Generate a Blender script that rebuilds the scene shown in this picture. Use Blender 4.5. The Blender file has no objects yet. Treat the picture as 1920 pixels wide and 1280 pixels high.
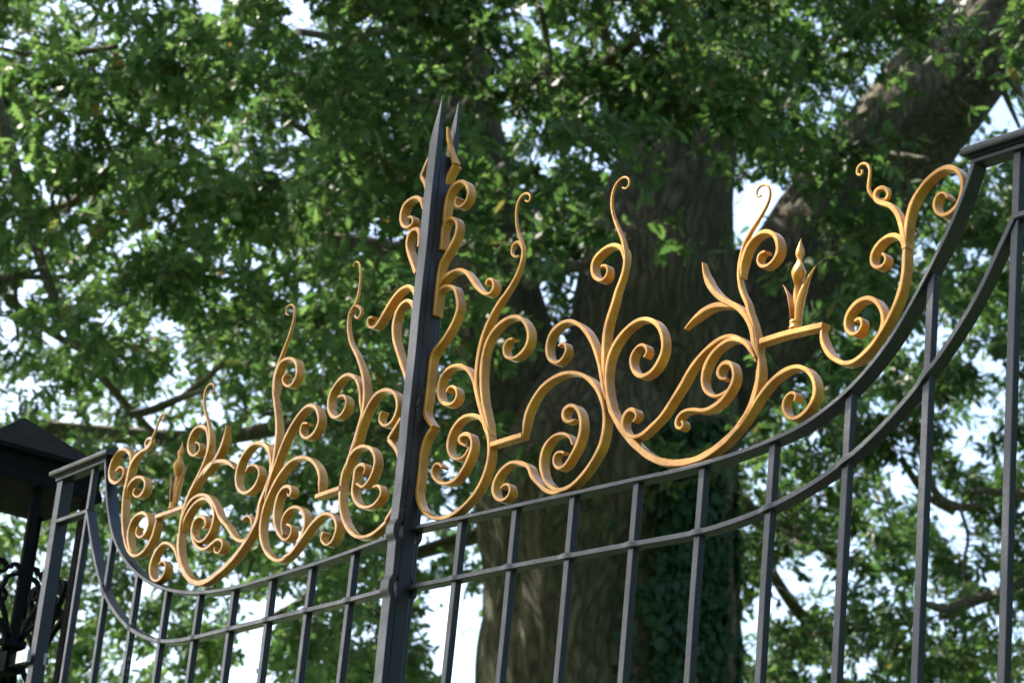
import bpy, math, random
import numpy as np
from mathutils import Vector, Matrix

random.seed(7)
RNG = np.random.default_rng(11)
SC = bpy.context.scene
COL = SC.collection
G = 2.974            # height of the drawings' zero line above the ground
W = 1.296            # half width of the gateway, centre to hinge line
ANG_L, ANG_R = -0.04703, 0.03396   # each leaf stands slightly ajar

# ------------------------------------------------------------------ camera
F_PX = 4700.19
YAW, PITCH, ROLL = 0.942476, 0.331958, 0.0991456
CAM = Vector((3.42665, -2.35687, G - 1.42424))
cy_, sy_, cp_, sp_ = math.cos(YAW), math.sin(YAW), math.cos(PITCH), math.sin(PITCH)
FW = Vector((-sy_*cp_, cy_*cp_, sp_))
R0 = Vector((cy_, sy_, 0)); U0 = R0.cross(FW)
RT = R0*math.cos(ROLL) + U0*math.sin(ROLL)
UP = -R0*math.sin(ROLL) + U0*math.cos(ROLL)
cam_d = bpy.data.cameras.new('camera'); cam = bpy.data.objects.new('camera', cam_d); COL.objects.link(cam)
m = Matrix.Identity(4)
for i in range(3):
    m[i][0], m[i][1], m[i][2], m[i][3] = RT[i], UP[i], -FW[i], CAM[i]
cam.matrix_world = m
cam_d.sensor_width = 36.0; cam_d.lens = F_PX/1920*36
cam_d.clip_start = .05; cam_d.clip_end = 3000
cam_d.dof.use_dof = True; cam_d.dof.focus_distance = 3.9
cam_d.dof.aperture_fstop = cam_d.lens/1000/.0070
SC.camera = cam

def at(px, py, dist):
    """a point of the garden seen towards (px, py) at a horizontal-ish distance"""
    d = FW*F_PX + RT*(px-960) - UP*(py-640)
    d = d/d.length
    return CAM + d*dist

# ------------------------------------------------------------------ helpers
def tag(o, label=None, cat=None, group=None, kind=None):
    if label: o['label'] = label
    if cat: o['category'] = cat
    if group: o['group'] = group
    if kind: o['kind'] = kind
    return o
def empty(name, loc=(0,0,0), rz=0, **k):
    o = bpy.data.objects.new(name, None); COL.objects.link(o)
    o.location = loc; o.rotation_euler = (0,0,rz); o.empty_display_size = .2
    return tag(o, **k)
class MB:
    """collects shapes, links them as one mesh object"""
    def __init__(s): s.v=[]; s.f=[]; s.sm=[]
    def add(s, vs, fs, smooth=False):
        b=len(s.v); s.v += [tuple(v) for v in vs]; s.f += [tuple(i+b for i in f) for f in fs]; s.sm += [smooth]*len(fs)
    def box(s, a, b, ch=0.0):
        (x0,y0,z0),(x1,y1,z1) = a,b
        s.rings([[(x0,y0,z),(x1,y0,z),(x1,y1,z),(x0,y1,z)] for z in (z0,z1)])
    def rings(s, rs, smooth=False, caps=True, close=True):
        n=len(rs[0]); vs=[v for r in rs for v in r]; fs=[]
        for i in range(len(rs)-1):
            for j in range(n if close else n-1):
                k=(j+1)%n
                fs.append((i*n+j, i*n+k, (i+1)*n+k, (i+1)*n+j))
        s.add(vs, fs, smooth)
        if caps:
            s.add(rs[0], [tuple(range(n))[::-1]]); s.add(rs[-1], [tuple(range(n))])
    def build(s, name, mat, parent=None, autosmooth=None):
        me=bpy.data.meshes.new(name); me.from_pydata(s.v,[],s.f)
        me.polygons.foreach_set('use_smooth', s.sm); me.update()
        import bmesh
        bm=bmesh.new(); bm.from_mesh(me); bmesh.ops.remove_doubles(bm,verts=bm.verts,dist=1e-6)
        bmesh.ops.recalc_face_normals(bm,faces=bm.faces)
        if autosmooth:
            for e in bm.edges:
                if len(e.link_faces)==2 and e.calc_face_angle(0)>autosmooth: e.smooth=False
            for f in bm.faces: f.smooth=True
        bm.to_mesh(me); bm.free()
        me.materials.append(mat)
        o=bpy.data.objects.new(name,me); COL.objects.link(o)
        if parent: o.parent=parent
        return o
def np_mesh(name, V, F, mat, parent=None, smooth=False):
    """fast mesh from numpy arrays, F is (n,3) or (n,4)"""
    me=bpy.data.meshes.new(name); n,k=F.shape
    me.vertices.add(len(V)); me.vertices.foreach_set('co', V.astype(np.float32).ravel())
    me.loops.add(n*k); me.loops.foreach_set('vertex_index', F.astype(np.int32).ravel())
    me.polygons.add(n); me.polygons.foreach_set('loop_start', np.arange(0,n*k,k,dtype=np.int32))
    me.update(calc_edges=True)
    if smooth: me.polygons.foreach_set('use_smooth', np.ones(n,dtype=bool))
    me.materials.append(mat)
    o=bpy.data.objects.new(name,me); COL.objects.link(o)
    if parent: o.parent=parent
    return o
def catmull(P, step):
    P=[np.array(p,float) for p in P]
    if len(P)==2:
        n=max(2,int(np.linalg.norm(P[1]-P[0])/step)+1)
        return np.array([P[0]+(P[1]-P[0])*i/(n-1) for i in range(n)])
    Q=[2*P[0]-P[1]]+P+[2*P[-1]-P[-2]]; out=[]
    for i in range(1,len(Q)-2):
        p0,p1,p2,p3=Q[i-1:i+3]
        t0=0; t1=t0+max(np.linalg.norm(p1-p0),1e-9)**.5; t2=t1+max(np.linalg.norm(p2-p1),1e-9)**.5; t3=t2+max(np.linalg.norm(p3-p2),1e-9)**.5
        n=max(4,int(np.linalg.norm(p2-p1)/step*2))
        for k in range(n):
            t=t1+(t2-t1)*k/n
            A1=(t1-t)/(t1-t0)*p0+(t-t0)/(t1-t0)*p1; A2=(t2-t)/(t2-t1)*p1+(t-t1)/(t2-t1)*p2; A3=(t3-t)/(t3-t2)*p2+(t-t2)/(t3-t2)*p3
            B1=(t2-t)/(t2-t0)*A1+(t-t0)/(t2-t0)*A2; B2=(t3-t)/(t3-t1)*A2+(t-t1)/(t3-t1)*A3
            out.append((t2-t)/(t2-t1)*B1+(t-t1)/(t2-t1)*B2)
    out.append(P[-1]); out=np.array(out)
    s=np.concatenate([[0],np.cumsum(np.linalg.norm(np.diff(out,axis=0),axis=1))])
    n=max(3,int(s[-1]/step)+1); u=np.linspace(0,s[-1],n)
    return np.stack([np.interp(u,s,out[:,k]) for k in range(out.shape[1])],1)
def soften(P, it):
    P=P.copy()
    for _ in range(it): P[1:-1]=P[1:-1]*.5+(P[:-2]+P[2:])*.25
    return P

# ------------------------------------------------------------------ materials
def mat(name):
    mt=bpy.data.materials.new(name); mt.use_nodes=True; nt=mt.node_tree
    return mt, nt, nt.nodes['Principled BSDF']
def N(nt, t, **k):
    n=nt.nodes.new(t)
    for a,b in k.items():
        if a in n.inputs: n.inputs[a].default_value=b
        else: setattr(n,a,b)
    return n
def ramp(nt, src, stops):
    r=nt.nodes.new('ShaderNodeValToRGB'); el=r.color_ramp.elements
    while len(el)<len(stops): el.new(.5)
    for e,(p,c) in zip(el,stops): e.position=p; e.color=(*c,1) if len(c)==3 else c
    nt.links.new(src, r.inputs[0]); return r.outputs[0]
def gold_paint():
    mt,nt,b=mat('gold_paint'); L=nt.links.new
    tc=N(nt,'ShaderNodeTexCoord')
    n1=N(nt,'ShaderNodeTexNoise',Scale=22.0,Detail=4.0); L(tc.outputs['Object'],n1.inputs['Vector'])
    L(ramp(nt,n1.outputs['Fac'],[(.3,(.36,.150,.016)),(.5,(.50,.225,.028)),(.62,(.56,.265,.038)),(.8,(.66,.34,.065))]),b.inputs['Base Color'])
    n2=N(nt,'ShaderNodeTexNoise',Scale=160.0,Detail=3.0); L(tc.outputs['Object'],n2.inputs['Vector'])
    n3=N(nt,'ShaderNodeTexNoise',Scale=45.0,Detail=2.0); L(tc.outputs['Object'],n3.inputs['Vector'])
    bp=N(nt,'ShaderNodeBump',Strength=.22,Distance=.002); L(n2.outputs['Fac'],bp.inputs['Height'])
    bp2=N(nt,'ShaderNodeBump',Strength=.35,Distance=.004); L(n3.outputs['Fac'],bp2.inputs['Height']); L(bp.outputs[0],bp2.inputs['Normal'])
    L(bp2.outputs[0],b.inputs['Normal'])
    L(ramp(nt,n3.outputs['Fac'],[(.3,(.24,)*3),(.7,(.48,)*3)]),b.inputs['Roughness'])
    b.inputs['Metallic'].default_value=.3; b.inputs['Coat Weight'].default_value=.25; b.inputs['Coat Roughness'].default_value=.14
    return mt
def black_paint(name='black_paint', base=(.010,.0125,.018), rough=.40, bump=.3, coat=.08, chips=True):
    mt,nt,b=mat(name); L=nt.links.new
    tc=N(nt,'ShaderNodeTexCoord')
    n1=N(nt,'ShaderNodeTexNoise',Scale=30.0,Detail=5.0); L(tc.outputs['Object'],n1.inputs['Vector'])
    L(ramp(nt,n1.outputs['Fac'],[(.35,tuple(c*.8 for c in base)),(.65,tuple(c*1.2 for c in base)),(.85,tuple(c*1.5 for c in base))]),b.inputs['Base Color'])
    n2=N(nt,'ShaderNodeTexNoise',Scale=230.0,Detail=3.0); L(tc.outputs['Object'],n2.inputs['Vector'])
    n3=N(nt,'ShaderNodeTexNoise',Scale=38.0,Detail=2.0); L(tc.outputs['Object'],n3.inputs['Vector'])
    bp=N(nt,'ShaderNodeBump',Strength=bump,Distance=.0015); L(n2.outputs['Fac'],bp.inputs['Height'])
    bp2=N(nt,'ShaderNodeBump',Strength=bump,Distance=.003); L(n3.outputs['Fac'],bp2.inputs['Height']); L(bp.outputs[0],bp2.inputs['Normal'])
    L(bp2.outputs[0],b.inputs['Normal'])
    L(ramp(nt,n1.outputs['Fac'],[(.3,(rough-.06,)*3),(.75,(rough+.14,)*3)]),b.inputs['Roughness'])
    b.inputs['Coat Weight'].default_value=coat; b.inputs['Coat Roughness'].default_value=.3
    if chips:
        c1=N(nt,'ShaderNodeTexNoise',Scale=95.0,Detail=6.0,Roughness=.75); L(tc.outputs['Object'],c1.inputs['Vector'])
        c2=N(nt,'ShaderNodeTexNoise',Scale=5.0,Detail=2.0); L(tc.outputs['Object'],c2.inputs['Vector'])
        ml=N(nt,'ShaderNodeMath',operation='MULTIPLY'); L(c1.outputs['Fac'],ml.inputs[0]); L(c2.outputs['Fac'],ml.inputs[1])
        fac=ramp(nt,ml.outputs[0],[(.41,(0,)*3),(.425,(.8,)*3)])
        mx=N(nt,'ShaderNodeMix',data_type='RGBA'); L(fac,mx.inputs['Factor']); L(b.inputs['Base Color'].links[0].from_socket,mx.inputs['A']); mx.inputs['B'].default_value=(.20,.19,.17,1)
        L(mx.outputs['Result'],b.inputs['Base Color'])
    return mt
def leaf_mat(name, dark, mid, light, brown=(.12,.07,.02)):
    mt,nt,b=mat(name); L=nt.links.new
    geo=N(nt,'ShaderNodeNewGeometry')
    c=ramp(nt,geo.outputs['Random Per Island'],[(.0,dark),(.45,mid),(.9,light),(.985,light),(1.0,brown)])
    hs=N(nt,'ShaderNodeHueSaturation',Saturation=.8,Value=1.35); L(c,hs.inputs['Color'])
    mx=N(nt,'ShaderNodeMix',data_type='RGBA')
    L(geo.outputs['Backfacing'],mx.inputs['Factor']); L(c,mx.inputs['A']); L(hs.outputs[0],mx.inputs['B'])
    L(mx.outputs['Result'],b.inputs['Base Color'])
    b.inputs['Roughness'].default_value=.5; b.inputs['Specular IOR Level'].default_value=.4
    tr=N(nt,'ShaderNodeBsdfTranslucent')
    h2=N(nt,'ShaderNodeHueSaturation',Saturation=1.05,Value=1.8); L(c,h2.inputs['Color']); L(h2.outputs[0],tr.inputs['Color'])
    ms=N(nt,'ShaderNodeMixShader'); ms.inputs[0].default_value=.40
    L(b.outputs[0],ms.inputs[1]); L(tr.outputs[0],ms.inputs[2]); L(ms.outputs[0],nt.nodes['Material Output'].inputs[0])
    return mt
def bark_mat(name='oak_bark', c0=(.022,.018,.009), c1=(.096,.082,.045), c2=(.18,.158,.098), moss=(.035,.050,.014), sc=1.0):
    mt,nt,b=mat(name); L=nt.links.new
    tc=N(nt,'ShaderNodeTexCoord'); mp=N(nt,'ShaderNodeMapping'); mp.inputs['Scale'].default_value=(1,1,.24)
    L(tc.outputs['Object'],mp.inputs['Vector'])
    w=N(nt,'ShaderNodeTexNoise',Scale=2.0*sc,Detail=3.0); L(tc.outputs['Object'],w.inputs['Vector'])
    mxv=N(nt,'ShaderNodeMix',data_type='VECTOR'); mxv.inputs['Factor'].default_value=.16
    L(mp.outputs[0],mxv.inputs['A']); L(w.outputs['Color'],mxv.inputs['B'])
    v=N(nt,'ShaderNodeTexVoronoi',Scale=21.0*sc,feature='DISTANCE_TO_EDGE'); L(mxv.outputs['Result'],v.inputs['Vector'])
    n=N(nt,'ShaderNodeTexNoise',Scale=30.0*sc,Detail=8.0,Roughness=.75); L(mxv.outputs['Result'],n.inputs['Vector'])
    ad=N(nt,'ShaderNodeMath',operation='MULTIPLY_ADD'); L(v.outputs['Distance'],ad.inputs[0]); ad.inputs[1].default_value=.9; L(n.outputs['Fac'],ad.inputs[2])
    col=ramp(nt,ad.outputs[0],[(.38,c0),(.58,c1),(.85,c2)])
    n4=N(nt,'ShaderNodeTexNoise',Scale=1.7*sc,Detail=5.0); L(tc.outputs['Object'],n4.inputs['Vector'])
    mf=ramp(nt,n4.outputs['Fac'],[(.48,(0,)*3),(.66,(.75,)*3)])
    mx=N(nt,'ShaderNodeMix',data_type='RGBA'); L(mf,mx.inputs['Factor']); L(col,mx.inputs['A']); mx.inputs['B'].default_value=(*moss,1)
    L(mx.outputs['Result'],b.inputs['Base Color']); b.inputs['Roughness'].default_value=.85
    bp=N(nt,'ShaderNodeBump',Strength=1.0,Distance=.045/sc); L(ad.outputs[0],bp.inputs['Height']); L(bp.outputs[0],b.inputs['Normal'])
    return mt
GOLD=gold_paint(); BLACK=black_paint(); PIERM=black_paint('pier_paint',(.004,.005,.0045),.8,.3,0.0); PIERM.node_tree.nodes['Principled BSDF'].inputs['Specular IOR Level'].default_value=.1
STEEL=black_paint('worn_steel',(.35,.36,.38),.25,.2,0,False); STEEL.node_tree.nodes['Principled BSDF'].inputs['Metallic'].default_value=.9
BARK=bark_mat(); TWIG=bark_mat('branch_bark',(.05,.04,.025),(.13,.11,.07),(.26,.24,.17),(.10,.10,.04),2.5)
OAK=leaf_mat('oak_leaf',(.028,.064,.018),(.048,.102,.027),(.090,.160,.042))
OAK_SUNLIT=leaf_mat('sunlit_oak_leaf',(.040,.088,.024),(.075,.145,.040),(.13,.21,.06))  # lighter copy of the oak leaf, sunlight on the left crown painted in
IVY=leaf_mat('ivy_leaf',(.012,.040,.014),(.020,.060,.018),(.035,.085,.028),(.03,.07,.02))

# ------------------------------------------------------------------ gate leaves
gates={}
for side,nm,ang in ((-1,'left',ANG_L),(1,'right',ANG_R)):
    gates[side]=empty('gate_leaf',(side*W,0,0),ang)
tag(gates[-1],'far gate leaf left of the central spike, black bars and gold scrolls, beside black pier','gate leaf','pair of gate leaves')
tag(gates[1],'near gate leaf right of the central spike, larger gold scrolls and sweeping black rails','gate leaf','pair of gate leaves')
def lx(side, X): return (X-W) if side>0 else (W-X)
def P3(side, X, y, z): return (lx(side,X), y, z+G)

def ribbon(side, pts, th, y0, dep, mb, ch=.0012, step=.004, smooth_it=3, prof=None):
    """flat bar bent in the plane of the gate. pts (X,z) metres"""
    P=catmull(pts, step); P=soften(P, smooth_it)
    T=np.gradient(P,axis=0); T/=np.linalg.norm(T,axis=1)[:,None]+1e-12
    Nn=np.stack([-T[:,1],T[:,0]],1); n=len(P)
    s=np.concatenate([[0],np.cumsum(np.linalg.norm(np.diff(P,axis=0),axis=1))]); L=s[-1]
    rs=[]
    for i in range(n):
        u=s[i]/L; h,d,yy=th,dep,y0
        if prof: h,d,yy=prof(u,s[i],L,P[i])
        h/=2; c=min(ch,h*.45,d*.3)
        sec=[(-h+c,yy),(h-c,yy),(h,yy+c),(h,yy+d-c),(h-c,yy+d),(-h+c,yy+d),(-h,yy+d-c),(-h,yy+c)]
        rs.append([P3(side,P[i,0]+Nn[i,0]*a,b,P[i,1]+Nn[i,1]*a) for a,b in sec])
    mb.rings(rs)
    return P
def prof_for(kind, y0):
    D=.018
    def wob(s): return 1+.06*math.sin(s*61)+.05*math.sin(s*143+1)
    def st(s): return min(1,max(0,s/.022))
    def scroll(u,s,L,p):
        e=(L-s); k=min(1,.62+e/.10*.38); q=st(s)
        return .0071*k*wob(s)*(.35+.65*q), D*(.9 if e<.03 else 1)-.005*(1-q), y0+.003*(1-q)
    def flat(u,s,L,p): return .0072*wob(s), D, y0
    def stout(u,s,L,p):
        q=min(1,s/.05,(L-s)/.03); return (.0092+.002*math.sin(u*math.pi))*wob(s)*(.3+.7*q), D-.004*(1-q), y0+.003*(1-q)
    def bar(u,s,L,p): return .0092, D, y0
    def tendril(u,s,L,p):
        e=L-s; k=min(1,max(0,(e-.05)/.28)); h=.0030+.0051*k**.8; d=.0040+(D-.004)*k**1.2
        if e<.05: h=.0024+.0012*e/.05; d=.0026+.0014*e/.05
        q=st(s); return h*(.35+.65*q),d-.005*(1-q),y0+.003*(1-q)
    def small(u,s,L,p): return .0065-.003*u,.010-.005*u,y0+.002
    def leafp(u,s,L,p):
        k=min(1,.25+(L-s)/.05); q=st(s); return .0085*k*(.35+.65*q),D*min(1,.55+(L-s)/.06)-.005*(1-q),y0+.003*(1-q)
    def cork(u,s,L,p):
        e=L-s; k=min(1,e/.28); h=.0034+.006*k; d=.0038+(.013)*k**2
        return h,d,y0+.006*math.sin(max(0,min(1,(u-.45)/.25))*math.pi)
    return dict(scroll=scroll,flat=flat,stout=stout,bar=bar,tendril=tendril,small=small,leaf=leafp,cork=cork)[kind]
SCROLLS = [
["crest",1,"flat",[[[-16.8,397.6],[-12.1,376.1],[-0.7,346.0],[14.1,317.7]],[[15.2,315.0],[1.6,299.2],[-6.2,277.1],[-8.4,248.7],[-10.2,222.7],[-9.9,189.1],[-7.3,156.3]]]],
["crest_scroll",1,"scroll",[[[-6.6,190.7],[-5.1,211.8],[-1.4,234.9],[7.2,259.1],[21.9,274.0],[43.0,275.7],[60.9,263.1],[69.2,244.2],[62.6,230.5],[48.3,225.1],[35.0,230.9],[31.6,240.8],[37.0,247.1]]]],
["loop",1,"flat",[[[-5.3,154.9],[-5.5,176.6],[0.2,196.9],[11.8,208.4],[30.2,208.8],[45.4,194.7],[45.8,174.1],[31.1,151.8],[10.2,128.1],[-1.1,105.9],[-8.9,78.0],[-12.6,52.6],[-13.0,31.4]]]],
["wave",1,"scroll",[[[-2.6,70.1],[10.0,90.2],[30.8,102.5],[57.0,105.0],[79.3,97.2],[99.0,79.7],[116.4,61.2],[135.5,45.7],[154.2,38.3],[165.7,43.3],[166.2,56.0],[156.1,65.9],[145.3,65.2],[145.6,57.5]]]],
["heart",1,"flat",[[[-4.9,30.6],[-2.6,58.6],[9.0,75.7],[30.5,80.7],[55.1,71.8],[67.2,51.3],[72.9,33.9],[65.5,10.2],[42.0,-17.5],[12.4,-41.0],[-4.8,-67.9],[-7.5,-97.7],[-2.7,-125.3],[9.4,-150.9],[36.6,-177.9]],[[34.9,-179.6],[19.3,-196.2],[4.3,-219.3],[-2.7,-244.4],[-0.7,-270.9],[9.8,-295.3],[31.4,-322.9],[63.6,-342.7],[96.8,-347.7],[125.7,-343.4],[155.3,-329.9],[181.0,-309.3],[195.5,-284.9],[201.1,-259.0],[198.1,-233.1],[186.7,-205.6],[172.6,-177.4],[158.9,-152.3],[149.2,-127.7]]]],
["stem_tendril",1,"tendril",[[[193.2,-225.9],[180.7,-198.1],[166.6,-169.8],[152.3,-141.3],[146.1,-117.3],[144.4,-90.8],[146.8,-58.4],[154.7,-30.4],[168.4,-6.9],[187.0,15.5],[208.0,32.6],[227.8,54.9],[237.6,76.3],[238.6,98.3],[231.5,115.9],[220.9,134.4],[212.7,158.9],[210.2,182.1],[216.3,198.3],[229.4,204.0],[242.7,198.6],[246.9,188.9],[240.0,184.8],[232.8,189.9]]]],
["ring",1,"small",[[[235.7,102.8],[223.4,117.2],[210.9,117.0],[206.2,104.4],[215.5,91.7],[228.7,90.5]]]],
["right_scroll",1,"scroll",[[[197.1,-220.2],[184.6,-192.4],[172.0,-164.4],[162.9,-136.8],[156.7,-103.0],[156.5,-73.6],[164.7,-47.3],[185.2,-27.6],[213.9,-18.4],[239.4,-21.2],[262.7,-37.6],[274.8,-58.9],[272.7,-77.8],[257.1,-90.7],[235.8,-94.4],[217.1,-85.2],[211.8,-69.2],[220.8,-58.0],[234.4,-58.9]]]],
["left_scroll",1,"scroll",[[[179.1,-188.2],[162.5,-159.4],[147.2,-133.8],[136.1,-110.5],[117.0,-90.3],[92.6,-78.5],[64.7,-77.6],[45.5,-91.2],[41.1,-113.6],[54.0,-135.9],[75.9,-145.6],[94.3,-141.1],[96.5,-127.4],[85.0,-115.4],[70.6,-113.3],[66.8,-121.1]]]],
["inner_scroll",1,"scroll",[[[190.2,-212.6],[180.7,-198.1],[166.5,-185.3],[143.2,-176.9],[116.1,-177.4],[93.9,-193.9],[86.7,-220.3],[97.4,-239.9],[117.8,-249.5],[137.1,-246.6],[146.1,-235.3]]]],
["inner_hook",1,"scroll",[[[134.1,-227.8],[119.2,-221.0],[117.5,-211.1],[131.9,-208.1],[148.8,-215.6],[154.6,-233.6],[148.7,-251.7],[136.0,-270.4],[116.3,-285.7],[91.9,-288.2],[65.2,-278.2],[50.8,-261.3],[54.9,-249.6],[68.9,-249.0],[77.3,-257.5]]]],
["bracket",1,"bar",[[[201.3,-238.4],[241.6,-236.8],[282.8,-235.9]]]],
["arch",1,"scroll",[[[283.4,-240.0],[285.9,-224.8],[289.4,-201.1],[300.9,-180.9],[321.8,-161.4],[350.4,-150.6],[384.0,-148.6],[413.5,-156.1],[441.7,-171.7],[464.5,-194.3],[478.5,-217.7],[485.9,-239.7],[487.3,-263.2],[481.3,-288.2],[464.5,-311.2],[442.5,-330.8],[416.3,-344.4],[391.1,-345.9],[365.2,-334.9],[347.3,-315.4],[338.7,-288.9],[344.6,-266.1],[363.4,-252.5],[386.6,-251.8],[406.1,-260.8],[415.3,-275.4]]]],
["arch_hook",1,"scroll",[[[412.4,-231.9],[400.6,-234.8],[386.4,-225.8],[385.5,-212.4],[401.0,-206.9],[417.0,-214.6],[428.4,-230.6],[432.3,-252.1],[427.1,-273.3],[414.4,-293.2],[400.1,-307.4],[385.1,-309.9],[373.0,-298.8],[373.5,-285.0],[385.3,-281.4],[396.5,-286.1]]]],
["low_wave",1,"scroll",[[[405.3,-346.2],[385.5,-349.7],[364.5,-344.4],[341.9,-329.8],[318.3,-309.3],[310.9,-296.0],[287.0,-284.3],[262.1,-280.1],[238.6,-289.7],[224.6,-306.8],[224.3,-323.0],[237.9,-338.2],[256.2,-341.3],[268.9,-332.5],[267.1,-320.4],[254.1,-314.6],[244.6,-320.0]]]],
["centre_tendril",1,"tendril",[[[482.0,-210.1],[482.3,-200.4],[475.4,-176.9],[472.2,-154.0],[469.1,-125.3],[468.4,-97.0],[472.9,-75.4],[482.0,-51.9],[488.0,-32.1],[496.8,-13.8],[501.9,1.0],[502.9,17.9],[499.2,36.0],[492.5,54.8],[478.6,78.9],[465.9,101.7],[458.8,122.1],[457.3,140.1],[462.3,156.4],[473.4,165.6],[486.8,166.9],[497.5,158.2],[498.1,148.1],[489.5,144.5],[482.2,149.4]]]],
["centre_side",1,"scroll",[[[501.8,9.6],[498.4,30.8],[491.1,41.8],[476.6,50.0],[461.2,52.2],[441.2,47.2],[426.1,36.0],[424.2,19.0],[433.9,3.4],[450.1,-4.9],[461.0,-0.3],[464.6,9.7],[456.6,20.6],[447.0,20.2]]]],
["centre_left",1,"scroll",[[[483.7,-211.7],[476.0,-188.1],[467.6,-161.4],[456.6,-136.8],[442.5,-111.4],[420.5,-84.1],[397.0,-66.8],[377.4,-58.6],[354.7,-59.5],[333.4,-72.1],[327.7,-92.1],[333.4,-112.0],[349.8,-124.7],[365.6,-125.0],[376.6,-115.0],[378.0,-103.8],[367.6,-93.9],[357.7,-97.7]]]],
["centre_right",1,"scroll",[[[509.1,-243.9],[496.4,-219.6],[487.6,-195.9],[483.7,-172.9],[484.1,-150.8],[490.6,-132.5],[504.3,-115.2],[526.1,-100.8],[551.7,-94.3],[576.2,-99.5],[598.1,-115.2],[609.9,-136.4],[612.1,-157.3],[602.9,-175.9],[588.3,-188.0],[570.4,-191.3],[554.4,-184.6],[543.1,-170.8],[539.5,-156.3],[545.8,-143.8],[559.7,-137.5],[572.6,-142.9],[577.6,-153.6],[570.7,-159.8]]]],
["sweep",1,"stout",[[[478.5,-188.6],[487.7,-212.5],[502.5,-237.2],[525.3,-265.9],[553.4,-292.5],[586.7,-318.3],[605.2,-329.1],[628.3,-338.8],[663.5,-346.6],[694.4,-348.0],[718.5,-345.0],[744.8,-336.7],[770.5,-324.1],[792.7,-307.9],[808.7,-290.0],[818.6,-268.9],[823.9,-245.8],[824.0,-223.8],[821.1,-203.3]]]],
["s_bar",1,"scroll",[[[552.4,-260.7],[561.1,-256.7],[560.0,-247.8],[550.1,-240.9],[538.8,-242.1],[531.1,-251.8],[531.8,-265.7],[542.7,-280.3],[557.1,-287.0],[576.5,-287.0],[596.9,-277.3],[620.1,-263.3],[640.0,-242.5],[659.1,-221.1],[676.2,-199.4],[696.2,-182.5],[716.6,-171.2],[740.4,-163.9],[761.6,-164.7],[783.6,-174.5],[801.3,-190.4],[814.8,-208.7]]]],
["big_c",1,"scroll",[[[816.9,-215.8],[808.0,-198.5],[793.2,-182.1],[774.5,-173.3],[756.1,-170.4],[735.5,-176.9],[718.4,-189.3],[707.9,-207.5],[706.8,-227.6],[716.1,-244.0],[733.9,-254.7],[749.1,-255.3],[765.1,-249.9]]]],
["c_hook",1,"scroll",[[[758.2,-230.8],[747.2,-229.8],[739.7,-220.5],[742.4,-210.3],[753.4,-205.3],[766.4,-209.7],[773.5,-221.6],[774.9,-236.3],[766.6,-250.2],[752.8,-263.1],[735.4,-270.6],[714.4,-273.4],[695.6,-268.8],[676.8,-266.2],[662.3,-269.9],[655.0,-281.0],[659.2,-291.2],[669.7,-293.7],[673.5,-287.6],[668.5,-281.6]]]],
["end_scroll",1,"scroll",[[[773.5,-324.6],[790.2,-312.9],[809.0,-293.4],[827.7,-272.8],[843.9,-258.4],[863.1,-246.9],[885.6,-240.8],[905.5,-241.5],[923.1,-250.4],[935.9,-263.7],[942.1,-279.4],[941.0,-294.6],[930.4,-309.2],[914.3,-318.6],[898.0,-318.9],[884.1,-307.1],[879.8,-293.4],[886.0,-282.1],[897.1,-278.8],[906.2,-285.9],[902.5,-292.9]]]],
["tall_tendril",1,"tendril",[[[822.4,-212.5],[814.7,-184.3],[805.7,-155.6],[794.6,-130.8],[792.6,-122.9],[776.9,-96.0],[769.7,-72.9],[768.6,-51.1],[772.0,-32.4],[779.5,-14.7],[793.2,1.5],[807.9,17.3],[819.4,31.4],[825.3,44.4],[824.3,56.6],[816.4,66.3],[804.9,68.2],[796.9,62.7],[796.2,54.8],[801.8,48.7],[807.8,51.1]]]],
["tall_scroll",1,"scroll",[[[773.5,-73.7],[773.2,-55.4],[777.5,-39.1],[784.7,-24.6],[797.1,-14.7],[813.1,-10.4],[827.9,-13.1],[841.2,-22.2],[848.8,-36.9],[849.9,-51.0],[842.6,-62.0],[832.0,-67.6],[820.8,-68.0],[811.3,-61.1],[808.6,-49.7],[815.4,-43.2],[823.9,-44.3]]]],
["fork",1,"leaf",[[[820.6,-207.7],[811.1,-183.5],[807.1,-166.2],[793.9,-143.3],[775.8,-124.5],[757.1,-112.3],[738.9,-102.1],[720.1,-86.5],[703.7,-67.6],[694.0,-49.0],[689.2,-30.3]]]],
["fork_prong",1,"leaf",[[[769.4,-122.1],[754.4,-114.1],[736.7,-109.1],[716.2,-106.1],[693.8,-109.5],[674.2,-118.7],[657.8,-131.4]]]],
["shelf",1,"bar",[[[824.6,-186.3],[875.3,-184.8],[950.6,-187.6]]]],
["shelf_scroll",1,"scroll",[[[949.4,-190.6],[947.8,-196.1],[955.2,-218.6],[971.0,-239.3],[994.0,-254.1],[1013.5,-256.7],[1033.9,-248.5],[1052.1,-235.8],[1068.8,-217.5],[1083.9,-196.2],[1095.5,-172.8],[1102.4,-144.2],[1103.2,-116.9],[1103.2,-86.4],[1105.8,-59.2],[1112.5,-38.6],[1125.8,-21.9],[1144.7,-7.9],[1167.9,-1.0],[1188.1,-6.4],[1202.1,-23.1],[1204.6,-43.0],[1197.4,-63.1],[1183.0,-72.6],[1168.0,-71.6],[1156.5,-60.9],[1155.1,-46.8],[1163.0,-37.7],[1174.8,-40.2],[1178.5,-48.6]]]],
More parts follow.
